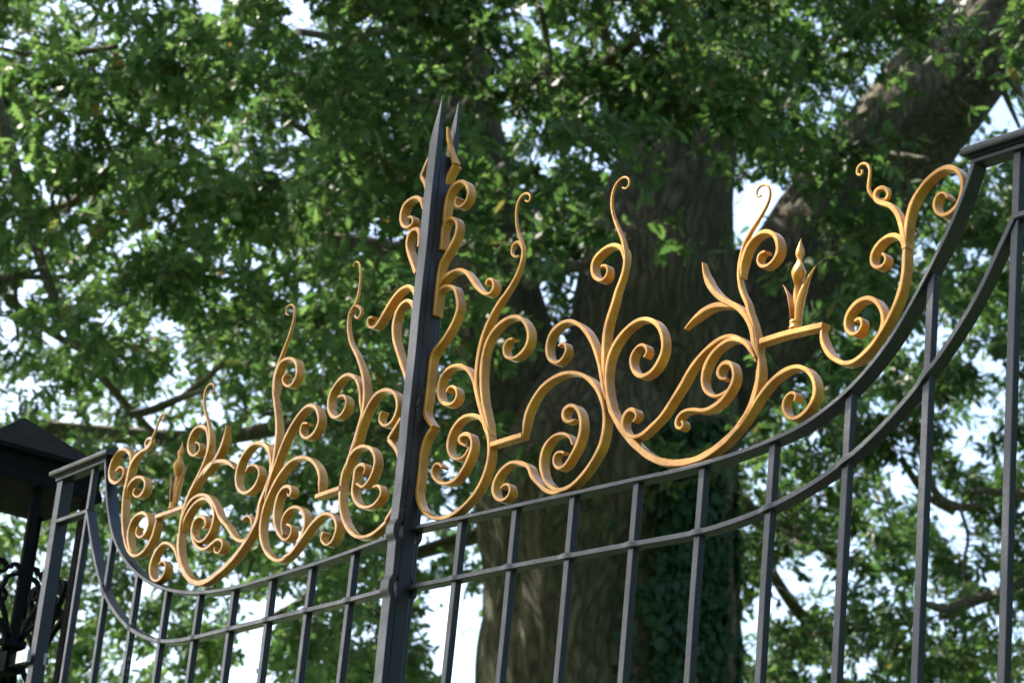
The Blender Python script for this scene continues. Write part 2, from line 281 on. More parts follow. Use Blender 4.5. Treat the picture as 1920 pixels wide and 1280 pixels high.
["wing_tendril",1,"cork",[[[1103.3,-105.8],[1099.7,-85.6],[1093.4,-64.5],[1084.8,-47.0],[1070.8,-32.2],[1054.6,-24.7],[1042.5,-15.6],[1041.8,-4.0],[1053.1,0.7],[1063.5,-8.5],[1060.5,-17.4],[1047.2,-16.8],[1036.2,-10.5],[1028.4,1.5],[1029.0,19.9],[1029.9,34.1],[1020.9,45.7],[1008.7,47.0],[1003.5,38.2],[1008.8,29.0],[1016.8,31.8],[1013.6,37.6]]]],
["wing_scroll",1,"scroll",[[[1104.2,-122.6],[1099.8,-99.5],[1094.1,-88.9],[1084.0,-81.2],[1068.3,-78.5],[1051.4,-85.0],[1040.0,-99.1],[1040.2,-113.1],[1052.0,-122.9],[1065.6,-119.7],[1067.8,-109.9],[1060.5,-103.1]]]],
["foot_scroll",1,"scroll",[[[1038.9,-245.4],[1055.3,-232.4],[1065.5,-219.5],[1068.3,-203.8],[1062.9,-187.5],[1049.8,-171.4],[1033.7,-164.5],[1012.9,-168.3],[997.0,-184.3],[997.6,-202.4],[1010.7,-214.9],[1023.9,-212.1],[1029.0,-199.4],[1022.2,-191.6],[1014.7,-195.0]]]],
["shelf_scroll",-1,"scroll",[[[950.9,-176.2],[944.5,-189.5],[949.2,-213.6],[968.0,-236.2],[999.2,-247.7],[1028.6,-245.1],[1059.1,-226.9],[1083.4,-197.8],[1098.8,-167.9],[1109.4,-134.6],[1115.2,-98.0],[1110.3,-71.1],[1104.5,-44.3],[1107.4,-21.7],[1132.3,-1.8],[1167.2,5.7],[1195.2,-9.2],[1204.5,-33.9],[1191.9,-56.3],[1162.4,-67.7],[1133.4,-59.7],[1132.1,-45.1],[1156.3,-33.5],[1171.4,-39.9]]]],
["wing_tendril",-1,"cork",[[[1112.5,-90.5],[1108.5,-71.4],[1104.5,-44.3],[1088.8,-27.2],[1062.3,-18.3],[1030.1,-15.3],[1016.1,-7.3],[1025.2,3.5],[1053.8,7.9],[1059.1,-1.8],[1039.7,-11.1],[1020.0,-2.6],[1007.0,16.6],[997.1,32.5],[988.8,45.5],[978.3,48.5],[971.0,40.3],[978.8,33.9]]]],
["wing_scroll",-1,"scroll",[[[1109.9,-106.9],[1106.3,-91.6],[1093.8,-78.0],[1064.7,-72.2],[1032.7,-81.9],[1020.6,-99.8],[1031.0,-114.0],[1055.0,-116.5],[1075.0,-103.1],[1065.5,-96.1]]]],
["foot_scroll",-1,"scroll",[[[1033.6,-242.4],[1054.1,-221.9],[1068.4,-192.4],[1059.7,-167.3],[1031.8,-156.4],[996.8,-163.4],[977.1,-187.9],[987.7,-206.2],[1013.7,-208.9],[1030.7,-196.5],[1026.1,-184.9]]]],
["shelf",-1,"bar",[[[948.4,-176.6],[888.8,-176.7],[830.4,-176.4]]]],
["tall_tendril",-1,"tendril",[[[830.6,-242.1],[830.0,-212.2],[826.3,-182.8],[807.7,-148.3],[784.6,-122.3],[762.6,-92.4],[753.2,-64.0],[756.7,-40.6],[771.4,-14.8],[790.3,12.0],[803.5,39.8],[803.3,61.0],[790.4,69.9],[774.7,68.4],[764.0,57.3],[768.7,46.7],[781.0,52.4]]]],
["tall_scroll",-1,"scroll",[[[779.4,-127.0],[762.6,-92.4],[762.3,-58.4],[770.9,-35.9],[784.7,-21.7],[813.5,-12.1],[840.8,-19.4],[850.1,-41.4],[840.3,-61.7],[814.1,-72.5],[794.5,-65.5],[800.7,-51.7],[818.2,-44.6]]]],
["fork_prong",-1,"leaf",[[[829.3,-193.6],[816.5,-158.1],[783.5,-126.3],[740.3,-104.8],[695.1,-106.6],[662.9,-116.7],[632.6,-134.5]]]],
["fork",-1,"leaf",[[[772.6,-124.5],[732.4,-106.3],[707.1,-84.1],[693.8,-56.7],[689.5,-34.2]]]],
["s_bar",-1,"scroll",[[[830.0,-212.2],[822.3,-191.0],[801.5,-170.1],[769.2,-163.4],[728.9,-172.6],[693.7,-198.0],[666.0,-226.5],[631.7,-249.2],[590.0,-279.9],[552.7,-289.4],[530.5,-275.5],[532.3,-255.5],[553.3,-241.0],[570.8,-246.9]]]],
["big_c",-1,"scroll",[[[827.1,-227.7],[818.9,-202.8],[791.2,-179.4],[751.5,-172.4],[717.6,-186.5],[694.5,-216.2],[703.8,-249.5],[733.7,-262.3],[761.0,-253.2],[779.5,-233.6]]]],
["c_hook",-1,"scroll",[[[740.9,-234.4],[722.7,-231.2],[729.1,-218.1],[753.6,-208.6],[774.1,-213.9],[780.2,-231.2],[770.5,-251.7],[743.7,-272.5],[708.9,-280.7],[681.7,-272.5],[661.3,-269.1],[640.4,-281.7],[648.4,-297.0],[671.0,-291.9],[671.6,-283.9]]]],
["end_scroll",-1,"scroll",[[[749.2,-339.4],[785.1,-319.5],[818.5,-288.6],[839.9,-263.0],[868.2,-246.2],[899.7,-240.5],[929.7,-256.6],[940.4,-281.4],[929.2,-304.9],[902.0,-316.4],[873.4,-307.2],[871.3,-288.1],[888.4,-278.0],[902.6,-283.4]]]],
["sweep",-1,"stout",[[[827.7,-193.8],[831.1,-227.0],[824.9,-261.6],[806.2,-294.2],[774.5,-324.7],[732.7,-344.7],[687.3,-348.4],[632.6,-335.6],[581.1,-314.1],[539.4,-285.1],[512.6,-253.9],[511.6,-226.2],[494.2,-194.1],[489.0,-164.3]]]],
["centre_left",-1,"scroll",[[[491.9,-203.3],[488.4,-173.2],[492.4,-143.8],[514.1,-115.3],[548.6,-98.4],[583.7,-97.5],[615.2,-118.6],[625.0,-148.3],[611.2,-176.9],[574.7,-192.2],[540.2,-181.5],[530.8,-161.1],[550.2,-142.8],[577.2,-139.1],[586.5,-147.3]]]],
["centre_tendril",-1,"tendril",[[[493.9,-205.1],[483.4,-169.7],[479.9,-126.3],[485.5,-76.4],[503.3,-32.5],[517.9,2.1],[520.0,34.3],[504.0,67.1],[483.0,103.4],[473.2,133.0],[473.9,153.8],[490.3,168.4],[506.7,165.5],[508.3,154.3],[493.7,147.1]]]],
["centre_side",-1,"scroll",[[[512.8,-8.0],[516.6,24.5],[504.4,51.3],[471.0,54.3],[439.0,36.8],[432.1,8.4],[450.8,-4.6],[473.4,1.6],[485.7,16.8],[474.5,23.4]]]],
["centre_right",-1,"scroll",[[[496.1,-220.1],[481.1,-178.9],[464.3,-144.7],[442.6,-107.1],[408.7,-75.1],[371.0,-60.8],[339.7,-73.0],[322.9,-100.3],[334.5,-119.6],[363.9,-125.5],[387.4,-109.1],[383.8,-93.3],[364.3,-96.3]]]],
["arch",-1,"scroll",[[[295.9,-244.3],[299.6,-207.6],[329.0,-177.5],[369.4,-160.4],[414.7,-159.7],[453.1,-179.7],[479.8,-207.6],[497.1,-239.6],[498.7,-276.3],[481.9,-309.3],[450.0,-335.7],[409.3,-349.6],[370.5,-341.6],[340.1,-316.9],[331.9,-290.9],[345.5,-267.4],[375.5,-253.8],[407.3,-257.8],[419.2,-276.4],[408.0,-301.8]]]],
["arch_hook",-1,"scroll",[[[414.8,-220.4],[409.9,-226.9],[398.3,-227.2],[395.3,-219.5],[409.4,-208.8],[431.7,-208.7],[446.7,-222.1],[451.1,-251.7],[442.3,-276.9],[421.7,-299.5],[395.2,-313.6],[377.3,-306.7],[378.6,-291.7],[396.9,-283.5]]]],
["low_wave",-1,"scroll",[[[409.6,-348.2],[366.6,-340.9],[331.8,-318.3],[301.0,-296.8],[264.1,-286.3],[230.8,-296.0],[212.6,-318.9],[220.5,-341.5],[240.8,-347.3],[264.0,-331.2],[256.2,-320.9]]]],
["bracket",-1,"bar",[[[300.6,-247.7],[261.4,-247.0],[217.2,-246.8]]]],
["heart",-1,"flat",[[[46.5,-335.6],[71.5,-346.5],[101.7,-352.4],[142.6,-347.1],[179.9,-324.4],[206.0,-291.4],[217.7,-253.8],[215.7,-218.3],[200.4,-194.2],[185.7,-167.8],[176.2,-135.9]]]],
["stem_tendril",-1,"tendril",[[[211.4,-219.1],[194.9,-181.8],[181.7,-148.3],[171.1,-114.4],[171.4,-82.6],[183.3,-45.8],[213.9,0.1],[245.0,35.1],[260.7,71.6],[259.2,99.6],[241.9,109.6],[236.1,141.2],[238.2,170.3],[248.6,191.1],[263.4,196.9],[267.5,188.3]]]],
["ring",-1,"small",[[[258.1,94.6],[252.2,106.4],[231.7,101.4],[219.9,85.4],[230.7,77.2],[242.7,86.2]]]],
["left_scroll",-1,"scroll",[[[177.1,-113.1],[185.3,-75.1],[205.7,-45.5],[238.4,-29.2],[269.4,-34.1],[294.1,-56.7],[291.9,-85.0],[267.9,-104.7],[239.8,-102.6],[228.8,-84.2],[245.2,-67.0],[262.0,-67.2]]]],
["right_scroll",-1,"scroll",[[[189.5,-169.3],[173.0,-132.0],[154.5,-104.2],[129.7,-87.7],[96.0,-88.1],[64.0,-105.2],[53.6,-129.6],[64.8,-151.6],[91.7,-155.1],[110.9,-139.2],[104.1,-125.8]]]],
["inner_scroll",-1,"scroll",[[[207.0,-202.0],[186.4,-183.4],[156.9,-180.1],[123.5,-193.2],[106.7,-216.3],[113.3,-241.5],[137.7,-258.2],[161.7,-248.2]]]],
["inner_hook",-1,"scroll",[[[145.5,-233.4],[137.1,-223.9],[152.8,-214.3],[170.3,-220.0],[171.6,-239.7],[171.7,-261.9],[153.7,-284.9],[121.1,-298.4],[89.7,-297.2],[71.7,-281.7],[84.5,-265.5],[101.9,-265.4]]]],
["heart_top",-1,"flat",[[[34.0,-153.4],[68.4,-184.0]],[[68.1,-185.3],[29.9,-219.8],[10.9,-264.4],[17.9,-306.2],[46.5,-335.6]]]],
["heart_loop",-1,"flat",[[[31.2,-85.5],[69.8,-30.1],[93.6,9.3],[98.8,42.5],[87.3,64.9],[64.8,71.8],[41.7,58.4],[30.8,30.8]]]],
["wave",-1,"scroll",[[[29.5,44.1],[37.7,77.8],[58.7,96.8],[87.7,98.5],[113.3,86.4],[137.4,65.5],[161.8,45.9],[185.2,51.4],[191.2,68.2],[174.4,66.5]]]],
["loop",-1,"flat",[[[42.3,118.4],[64.7,150.9],[79.9,175.1],[83.4,192.9],[75.6,206.0],[58.5,207.1],[44.8,196.0],[41.7,168.3]]]],
["crest_scroll",-1,"scroll",[[[36.6,227.4],[47.8,255.9],[66.0,269.5],[85.8,272.4],[107.9,266.0],[114.3,245.5],[105.9,226.8],[86.4,216.7],[68.1,220.9],[75.4,234.8],[87.4,236.4]]]],
["crest",-1,"flat",[[[44.2,341.8],[62.6,311.3]],[[62.4,310.2],[44.1,287.1],[33.0,253.4],[28.6,218.4]]]],
]
RIVETS = [(1, -5.9, 171.3), (1, -3.1, 40.8), (1, -4.6, -106.4), (1, -1.0, -256.1), (-1, 1194.6, -50.5), (-1, 1058.9, -226.0)]

def lean(z): return (z+.43)*.0175
def FACE_R(z):   # right face of the meeting stile in the right leaf's own coordinates
    return (_L2R@Vector(P3(-1,-.0135+lean(z),.006,z))).x+W
def FACE_L(z): return .0135+lean(z)
_L2R=(Matrix.Translation((W,0,0))@Matrix.Rotation(ANG_R,4,'Z')).inverted()@(Matrix.Translation((-W,0,0))@Matrix.Rotation(ANG_L,4,'Z'))
HUG=('heart','crest','loop','heart_top','heart_loop','crest_scroll')
NAMES=dict(scroll='scroll',flat='strap_scroll',stout='stem',tendril='tendril',small='curl',bar='bracket',leaf='leaf_blade',cork='corkscrew_tendril')
k_=0
def crest_prof(y0): return lambda u,s,L,p: (.0035+.0035*min(1,u*3),.006+.010*u,y0)
for name,side,kind,polys in SCROLLS:
    mb=MB(); k_+=1; y0=-.002-.0007*(k_%4)
    for pi_,p in enumerate(polys):
        if name in HUG:
            if not (name=='crest' and p[0][1]>300): p=[[max(a,(FACE_R(b/1000) if side>0 else FACE_L(b/1000))*1000+4.4),b] for a,b in p]
        ribbon(side,[(a/1000,b/1000) for a,b in p],.008,y0,.018,mb,prof=(crest_prof(y0) if name=='crest' and pi_==0 else prof_for(kind,y0)),step=.003,smooth_it=(0 if kind=='bar' else 4))
    mb.build(NAMES[kind],GOLD,gates[side],autosmooth=.6)

def dome(mb, c, r, axis, n=8):
    """rivet head, axis +1 towards local +x, -1 towards -x"""
    rs=[]
    for k in range(5):
        a=k/4*math.pi/2
        rr=r*math.cos(a)+1e-5; h=r*.8*math.sin(a)
        rs.append([(c[0]+axis*h,c[1]+rr*math.cos(t*2*math.pi/n),c[2]+rr*math.sin(t*2*math.pi/n)) for t in range(n)])
    mb.rings(rs,smooth=True)
for side,X,z in RIVETS:
    mb=MB(); x,y,zz=P3(side,X/1000,.007,z/1000)
    dome(mb,(x+(.0035),y,zz),.0042,1); mb.build('rivet',GOLD,gates[side])

# ---- candle finials on the two shelves
def finial(side, X, z, s=1.0, flip=1):
    base=P3(side,X,.007,z)
    root=empty('flame_finial',base); root.parent=gates[side]
    mb=MB()
    def lathe(prof,n=20,mb=mb):
        mb.rings([[(r*math.cos(t*2*math.pi/n),r*math.sin(t*2*math.pi/n),h) for t in range(n)] for r,h in prof],smooth=True)
    lathe([(.0088,0),(.0098,.001),(.0098,.0035),(.0088,.005),(.0088,.009),(.0097,.0105),(.0097,.0125),(.008,.014)])
    mb.build('collar',GOLD,root)
    # twisted flame blade
    mb=MB(); prof=[(.010,.0045,.004),(.03,.0050,.004),(.05,.0062,.0035),(.060,.0060,.003),(.067,.0052,.0025),(.075,.0090,.003),(.084,.0132,.0035),(.091,.0134,.0035),(.099,.0095,.003),(.106,.0052,.0022),(.111,.0048,.002),(.118,.0070,.0022),(.124,.0062,.0018),(.132,.0034,.0012),(.140,.0010,.0004),(.143,.0003,.0003)]
    P=catmull([(h,a,b) for h,a,b in prof],.0022); rs=[]; n=16
    for h,a,b in P:
        tw=flip*(h-.05)/.09*math.pi*1.25+.5; c,s_=math.cos(tw),math.sin(tw); r=[]
        for t in range(n):
            q=t*2*math.pi/n; u,v=a*1.05*math.cos(q),max(a*.82,.0004)*math.sin(q)*(1-.3*abs(math.cos(q)))
            r.append((u*c-v*s_,u*s_+v*c,h))
        rs.append(r)
    mb.rings(rs,smooth=True); mb.build('flame',GOLD,root)
    # leaves round the candle
    for az,hh,out in ((math.pi,.070,.026),(0,.084,.027),(math.pi*.5,.055,.008)):
        if side<0: az,out=az+.45,out*.55
        mb=MB(); n=14; L_=[]; d=np.array([math.cos(az),math.sin(az),0]); tn=np.array([-math.sin(az),math.cos(az),0])
        rs=[]
        for i in range(n+1):
            u=i/n; h=.008+hh*u; r=.0065+.0015*math.sin(u*3)+out*u**2.6
            w=(.0062+.0030*math.sin(min(1,u*1.1)*math.pi))*(1-u**3.2)+.0004
            c=d*r; ring=[]
            for a,b in ((-1,-.0030),(-.5,-.0008),(0,0),(.5,-.0008),(1,-.0030),(.5,.0012),(0,.0022),(-.5,.0012)):
                v=c+tn*a*w+d*(b*(w/.008)); ring.append((v[0],v[1],h))
            rs.append(ring)
        mb.rings(rs,smooth=True); mb.build('leaf_blade',GOLD,root)
    return root
finial(1,.8885,-.1790); finial(-1,.8925,-.1695,flip=-1)

# riveted tenon under each finial and at the foot of the great sweeps
def knob(side,X,z,up,r=.0048):
    mb=MB(); x,y,zz=P3(side,X,.007,z); rs=[]
    for k in range(5):
        a=k/4*math.pi/2; rr=r*math.cos(a)+1e-5
        rs.append([(x+rr*math.cos(t*math.pi/5),y+rr*math.sin(t*math.pi/5),zz+up*r*.75*math.sin(a)) for t in range(10)])
    mb.rings(rs,smooth=True); mb.build('rivet',GOLD,gates[side])
knob(1,.8885,-.1855,-1,.0075); knob(-1,.8925,-.1765,-1,.0075); knob(1,.7085,-.3445,1); knob(-1,.664,-.368,1)
# ---- rails
BARX={1:[138.8,280.3,422.8,571.9,716.4,861.3,1008.1,1151.7,1297.0],-1:[148.6,291.6,433.4,576.2,717.0,859.4,1001.4,1147.5,1294.7]}
TOPR=[(-12,-354.5),(146.6,-356.4),(284.9,-357.2),(464.8,-358.6),(579.3,-359.2),(653.2,-360.2),(720.0,-359.0),(811.1,-353.2),(854.3,-348),(912.1,-338),(958.1,-323.5),(1022.3,-291),(1079.3,-245.3),(1116.1,-202.1),(1155.9,-145.4),(1195.1,-82),(1219,-30),(1226,-10)]
TOPL=[(14,-368),(72.7,-370),(159.3,-374.3),(249.0,-377.4),(342.3,-378.8),(438.8,-379.4),(538.5,-379.4),(622.0,-376.2),(709.2,-368),(784.5,-356),(874.1,-334),(951.5,-306.4),(1035.7,-264),(1090.9,-225.5),(1134.7,-182.9),(1167,-137.3),(1191.7,-92.4),(1211.4,-47.9),(1224,-10)]
MIDR=[(-12,-457),(143.5,-457.3),(282.3,-457.1),(423.6,-458.5),(576.3,-460.5),(720.4,-462),(795,-456.5),(864.3,-446.2),(940,-427),(1010.6,-399.8),(1085,-356),(1155.4,-298.9),(1230,-217),(1275,-145),(1296,-108)]
MIDL=[(14,-459.8),(141.5,-460.6),(286.9,-459.3),(430.2,-457.8),(573,-456.5),(640,-456),(711.2,-455.4),(785,-452),(853.6,-443.6),(925,-426),(999.2,-398),(1075,-356),(1146.6,-300.4),(1220,-213),(1265,-145),(1287,-109)]
for side,top,mid in ((1,TOPR,MIDR),(-1,TOPL,MIDL)):
    mb=MB()
    def pr(u,s,L,p): return .0075*(1+.03*math.sin(s*50)), .026, -.006
    ribbon(side,[(a/1000,b/1000) for a,b in top],.0075,-.006,.026,mb,prof=pr,step=.008,smooth_it=2)
    ribbon(side,[(1.222,-.0065),((1.502 if side>0 else 1.470),-.0065)],.0075,-.006,.026,mb,step=.05,smooth_it=0)
    mb.build('top_rail',BLACK,gates[side],autosmooth=.5)
    mb=MB(); bx=[b/1000 for b in BARX[side]]
    def pm(u,s,L,p):
        k=max(math.exp(-((p[0]-b)/.0105)**4) for b in bx[:8])
        ramp_=0
        return .0090+.0012*k, .0215+.0025*k, -.003-.0028*k
    ribbon(side,[(a/1000,b/1000) for a,b in mid],.0085,-.003,.0165,mb,prof=pm,step=.004,smooth_it=2)
    xe=(mid[-1][0]/1000-.001); ze=mid[-1][1]/1000+.002
    ribbon(side,[(xe,ze),(1.442,ze+.003)],.0090,-.003,.0215,mb,step=.05,smooth_it=0)
    mb.build('middle_rail',BLACK,gates[side],autosmooth=.5)
    # handrail on top of the hinge end
    mb=MB()
    prof=[(-.018,.000),(-.020,.003),(-.020,.009),(-.014,.0135),(-.004,.0165),(.016,.0165),(.026,.0135),(.032,.009),(.032,.003),(.030,0)]
    mb.rings([[P3(side,X,y,z) for y,z in prof] for X in ((1.214,1.535) if side>0 else (1.197,1.478))])
    mb.rings([[P3(side,X,y,z) for y,z in ((-.009,-.0027),(-.009,0.0005),(.023,0.0005),(.023,-.0027))] for X in ((1.219,1.503) if side>0 else (1.212,1.472))])
    mb.build('cap_rail',BLACK,gates[side],autosmooth=.7)
    # bars
    for i,b in enumerate(bx):
        tz=np.interp(b,[p[0]/1000 for p in top],[p[1]/1000 for p in top])-.003
        if i==8: tz=-.011
        mb=MB(); h=.0063; c=.0009
        sec=[(-h+c,0),(h-c,0),(h,c),(h,.0117),(h-c,.0126),(-h+c,.0126),(-h,.0117),(-h,c)]
        zs=list(np.linspace(-G+.10,tz-.01,14))+[tz]
        rs=[]
        for z in zs:
            o=.0006*math.sin(z*9+b*40); rs.append([P3(side,b+a+o,y+.0004*math.sin(z*13+b*7)+.0004,z) for a,y in sec])
        mb.rings(rs); mb.build('bar',BLACK,gates[side])
    # hinge stile, bottom rail and lock rail (below the frame of the photo)
    mb=MB(); st0,st1=1.443,1.469
    mb.rings([[P3(side,X,y,z) for X,y in ((st0,-.001),(st1,-.001),(st1,.027),(st0,.027))] for z in (-G+.012,-.0105)])
    mb.build('hinge_stile',BLACK,gates[side])
    for nm,z0,z1 in (('bottom_rail',-G+.06,-G+.10),('lock_rail',-G+1.05,-G+1.075)):
        mb=MB(); mb.rings([[P3(side,X,y,z) for y,z in ((-.004,z0),(-.004,z1),(.020,z1),(.020,z0))] for X in (.018,1.4425)])
        mb.build(nm,BLACK,gates[side])

# ---- meeting stile with the two cover strips and their spear points (drawn in the left leaf's plane)
ML=Matrix.Translation((-W,0,0))@Matrix.Rotation(ANG_L,4,'Z'); MR=Matrix.Translation((W,0,0))@Matrix.Rotation(ANG_R,4,'Z')
L2R=MR.inverted()@ML
def PS(tor, X, y, z):
    v=Vector(P3(-1,X+lean(z),y,z)); return tuple(L2R@v) if tor else tuple(v)
def plate(tor, y0, y1, name, out, ztip, x0=-.0135, x1=.0135, tipx=-.008):
    """pointed flat strip with a joggle over each rail; out = direction of the joggle"""
    mb=MB(); zs=[-G+.01,-G+.5,-1.6,-.9,-.62]
    def jog(z):
        k=0
        for zc in (-.3615,-.4590):
            k=max(k,math.exp(-((z-zc)/.0150)**4))
        return k
    zs+=list(np.linspace(-.52,-.30,75))+list(np.linspace(-.28,ztip-.085,12))
    rs=[]
    for z in zs:
        o=out*.0065*jog(z); w=.0009*math.sin(z*31)
        c=.001
        rs.append([PS(tor,a,b+o,z) for a,b in ((x0+c+w,y0),(x1-c+w,y0),(x1+w,y0+c),(x1+w,y1-c),(x1-c+w,y1),(x0+c+w,y1),(x0+w,y1-c),(x0+w,y0+c))])
    base=rs[-1]
    tipz=ztip
    for k in (.25,.5,.75,.97):
        z=ztip-.085*(1-k); sx0=x0+(tipx-x0)*k; sx1=x1+(tipx-x1)*k; ym=(y0+y1)/2
        e=(1-k*.75); a0,a1=ym+(y0-ym)*e,ym+(y1-ym)*e; c=.0008*e
        rs.append([PS(tor,a,b,z) for a,b in ((sx0+c*(1-k),a0),(sx1-c*(1-k),a0),(sx1,a0+c),(sx1,a1-c),(sx1-c*(1-k),a1),(sx0+c*(1-k),a1),(sx0,a1-c),(sx0,a0+c))])
    mb.rings(rs); return mb.build(name,BLACK,gates[1 if tor else -1],autosmooth=.5)
plate(False,-.0125,-.0005,'cover_strip',-1,.4470)
plate(True,.0245,.0330,'cover_strip',1,.4520)
mb=MB(); mb.rings([[PS(False,a,b,z) for a,b in ((.0005,.0005),(.0125,.0005),(.0125,.0235),(.0005,.0235))] for z in (-G+.01,.335)])
mb.build('meeting_stile',BLACK,gates[-1])
mb=MB(); mb.rings([[PS(True,a,b,z) for a,b in ((-.0128,.0002),(-.0005,.0002),(-.0005,.0240),(-.0128,.0240))] for z in (-G+.01,.335)])
mb.build('meeting_stile',BLACK,gates[1])

# ------------------------------------------------------------------ pier
PC=Vector((-1.867,.088,0)); PH=.16
pier=empty('gate_pier',PC)
tag(pier,'black openwork iron gate pier with scroll panels under a low pyramid cap','gate pier')
zt=G+.118
mb=MB()
def sq(h,z): return [(-h,-h,z),(h,-h,z),(h,h,z),(-h,h,z)]
mb.rings([sq(PH,zt),sq(PH,zt+.003),sq(.0015,zt+.118)]); mb.build('pyramid_cap',PIERM,pier)
mb=MB()
mb.rings([sq(PH-.006,zt-.012),sq(PH+.003,zt-.009),sq(PH+.003,zt-.001)]); mb.build('eave_moulding',PIERM,pier)
mb=MB()
mb.rings([sq(PH-.012,zt-.050),sq(PH-.012,zt-.0125)])
mb.rings([sq(PH-.004,zt-.078),sq(PH-.004,zt-.068),sq(PH-.010,zt-.0505)]); mb.build('cornice',PIERM,pier)
pr_=.132
for sx in (-1,1):
    for sy in (-1,1):
        mb=MB(); x,y=sx*pr_,sy*pr_; h=.0125
        mb.box((x-h,y-h,.09),(x+h,y+h,zt-.0785)); mb.build('post',PIERM,pier)
mb=MB(); mb.box((-.125,-.125,0),(.125,.125,.09)); mb.box((-.14,-.14,0),(.14,.14,.03)); mb.build('base',PIERM,pier)
def fbar(mb, pts, tr, th=.0085, dep=.013):
    """bent flat bar in a panel plane; tr maps (a, depth, z) to pier space"""
    P=soften(catmull(pts,.006),3); T=np.gradient(P,axis=0); T/=np.linalg.norm(T,axis=1)[:,None]; Nn=np.stack([-T[:,1],T[:,0]],1)
    rs=[]
    for p,nn in zip(P,Nn): rs.append([tr(p[0]+nn[0]*a,b,p[1]+nn[1]*a) for a,b in ((-th/2,-dep/2),(th/2,-dep/2),(th/2,dep/2),(-th/2,dep/2))])
    mb.rings(rs)
def spiral(c, r0, a0, turns, sgn=1, r1=.006, n=22):
    return [(c[0]+(r0+(r1-r0)*(i/n))*math.cos(a0+sgn*turns*2*math.pi*i/n), c[1]+(r0+(r1-r0)*(i/n))*math.sin(a0+sgn*turns*2*math.pi*i/n)) for i in range(n+1)]
for fx,fy in ((0,-1),(1,0),(0,1),(-1,0)):
    def tr(a,b,z,fx=fx,fy=fy):
        return (fx*(pr_+b)-fy*a, fy*(pr_+b)+fx*a, z)
    zc=G-.325
    for s in (-1,1):
        for shape in (
            [(s*.004,zc-.17),(s*.008,zc-.05),(s*.010,zc),(s*.022,zc+.06),(s*.045,zc+.115),(s*.060,zc+.150)]+spiral((s*.046,zc+.165),.020,(0 if s>0 else math.pi),1.25,s),
            [(s*.006,zc-.10),(s*.012,zc-.03),(s*.014,zc+.01),(s*.034,zc+.05),(s*.058,zc+.075),(s*.074,zc+.085)]+spiral((s*.066,zc+.097),.013,(-.6 if s>0 else math.pi+.6),1.1,s),
            [(s*.010,zc+.02),(s*.016,zc-.02),(s*.028,zc-.06),(s*.050,zc-.095),(s*.068,zc-.12),(s*.070,zc-.16)]+spiral((s*.055,zc-.165),.015,(0 if s>0 else math.pi),1.1,-s),
            spiral((s*.020,G-.155),.018,(-1.2 if s>0 else math.pi+1.2),-.9,s)[::-1]+[(s*.034,G-.20),(s*.044,G-.23)],
            [(s*.004,zc+.02),(s*.006,zc-.02),(s*.014,zc-.08),(s*.018,zc-.15),(s*.040,zc-.21),(s*.070,zc-.25)]):
            mb=MB(); fbar(mb,[(a*1.35,b) for a,b in shape],tr); mb.build('scroll',PIERM,pier)
    mb=MB()
    mb.rings([[tr(a,b,z) for a,b in ((-.028,-.014),(.028,-.014),(.028,.014),(-.028,.014))] for z in (zc-.008,zc+.008)])
    mb.build('collar',PIERM,pier)
    mb=MB(); mb.rings([[tr(a,b,z) for a,b in ((-.0105,-.006),(.0105,-.006),(.0105,.006),(-.0105,.006))] for z in (.095,zt-.0785)]); mb.build('centre_bar',PIERM,pier)
    mb=MB(); mb.rings([[tr(a,b,z) for a,b in ((-.119,-.008),(.119,-.008),(.119,.008),(-.119,.008))] for z in (G-.60,G-.575)]); mb.build('cross_bar',PIERM,pier)
# hinge arm from the pier to the far leaf's stile
mb=MB(); z=G-.405
hx=1.469
def HP(X,y,z): return (-X-PC.x, y-PC.y, z)
mb.rings([[HP(X,y,zz) for y,zz in ((-.012,z-.022),(-.012,z+.022),(.030,z+.022),(.030,z-.022))] for X in (1.70,1.545)])
mb.rings([[HP(X,y,zz) for y,zz in ((-.004,z-.014),(-.004,z+.014),(.022,z+.014),(.022,z-.014))] for X in (1.5445,1.492)])
arm=mb.build('hinge_arm',PIERM,pier)
mb=MB()
mb.rings([[HP(X,y,zz) for X,y in ((1.440,-.013),(1.492,-.013),(1.492,.002),(1.4915,.034),(1.440,.034),(1.440,.0265),(1.484,.0265),(1.484,-.004),(1.440,-.004))] for zz in (z-.013,z+.013)])
mb.build('hinge_clamp',STEEL,arm)

# ------------------------------------------------------------------ ground
def flat_sheet(name,x0,x1,y0,y1,z,mt,n=1):
    mb=MB(); xs=np.linspace(x0,x1,n+1); ys=np.linspace(y0,y1,n+1)
    for i in range(n):
        for j in range(n): mb.add([(xs[i],ys[j],z),(xs[i+1],ys[j],z),(xs[i+1],ys[j+1],z),(xs[i],ys[j+1],z)],[(0,1,2,3)])
    o=mb.build(name,mt); tag(o,kind='structure'); return o
def plain(name,c0,c1,sc,rough=.9):
    mt,nt,b=mat(name); tc=N(nt,'ShaderNodeTexCoord'); n=N(nt,'ShaderNodeTexNoise',Scale=sc,Detail=8.0); nt.links.new(tc.outputs['Object'],n.inputs['Vector'])
    nt.links.new(ramp(nt,n.outputs['Fac'],[(.35,c0),(.65,c1)]),b.inputs['Base Color']); b.inputs['Roughness'].default_value=rough
    bp=N(nt,'ShaderNodeBump',Strength=.5,Distance=.02); nt.links.new(n.outputs['Fac'],bp.inputs['Height']); nt.links.new(bp.outputs[0],b.inputs['Normal'])
    return mt
flat_sheet('ground',-900,900,-900,900,0,plain('grass_ground',(.03,.06,.015),(.07,.11,.03),3.0))
flat_sheet('driveway',-1.35,1.35,-40,40,.004,plain('asphalt',(.045,.045,.043),(.075,.072,.068),60.0))

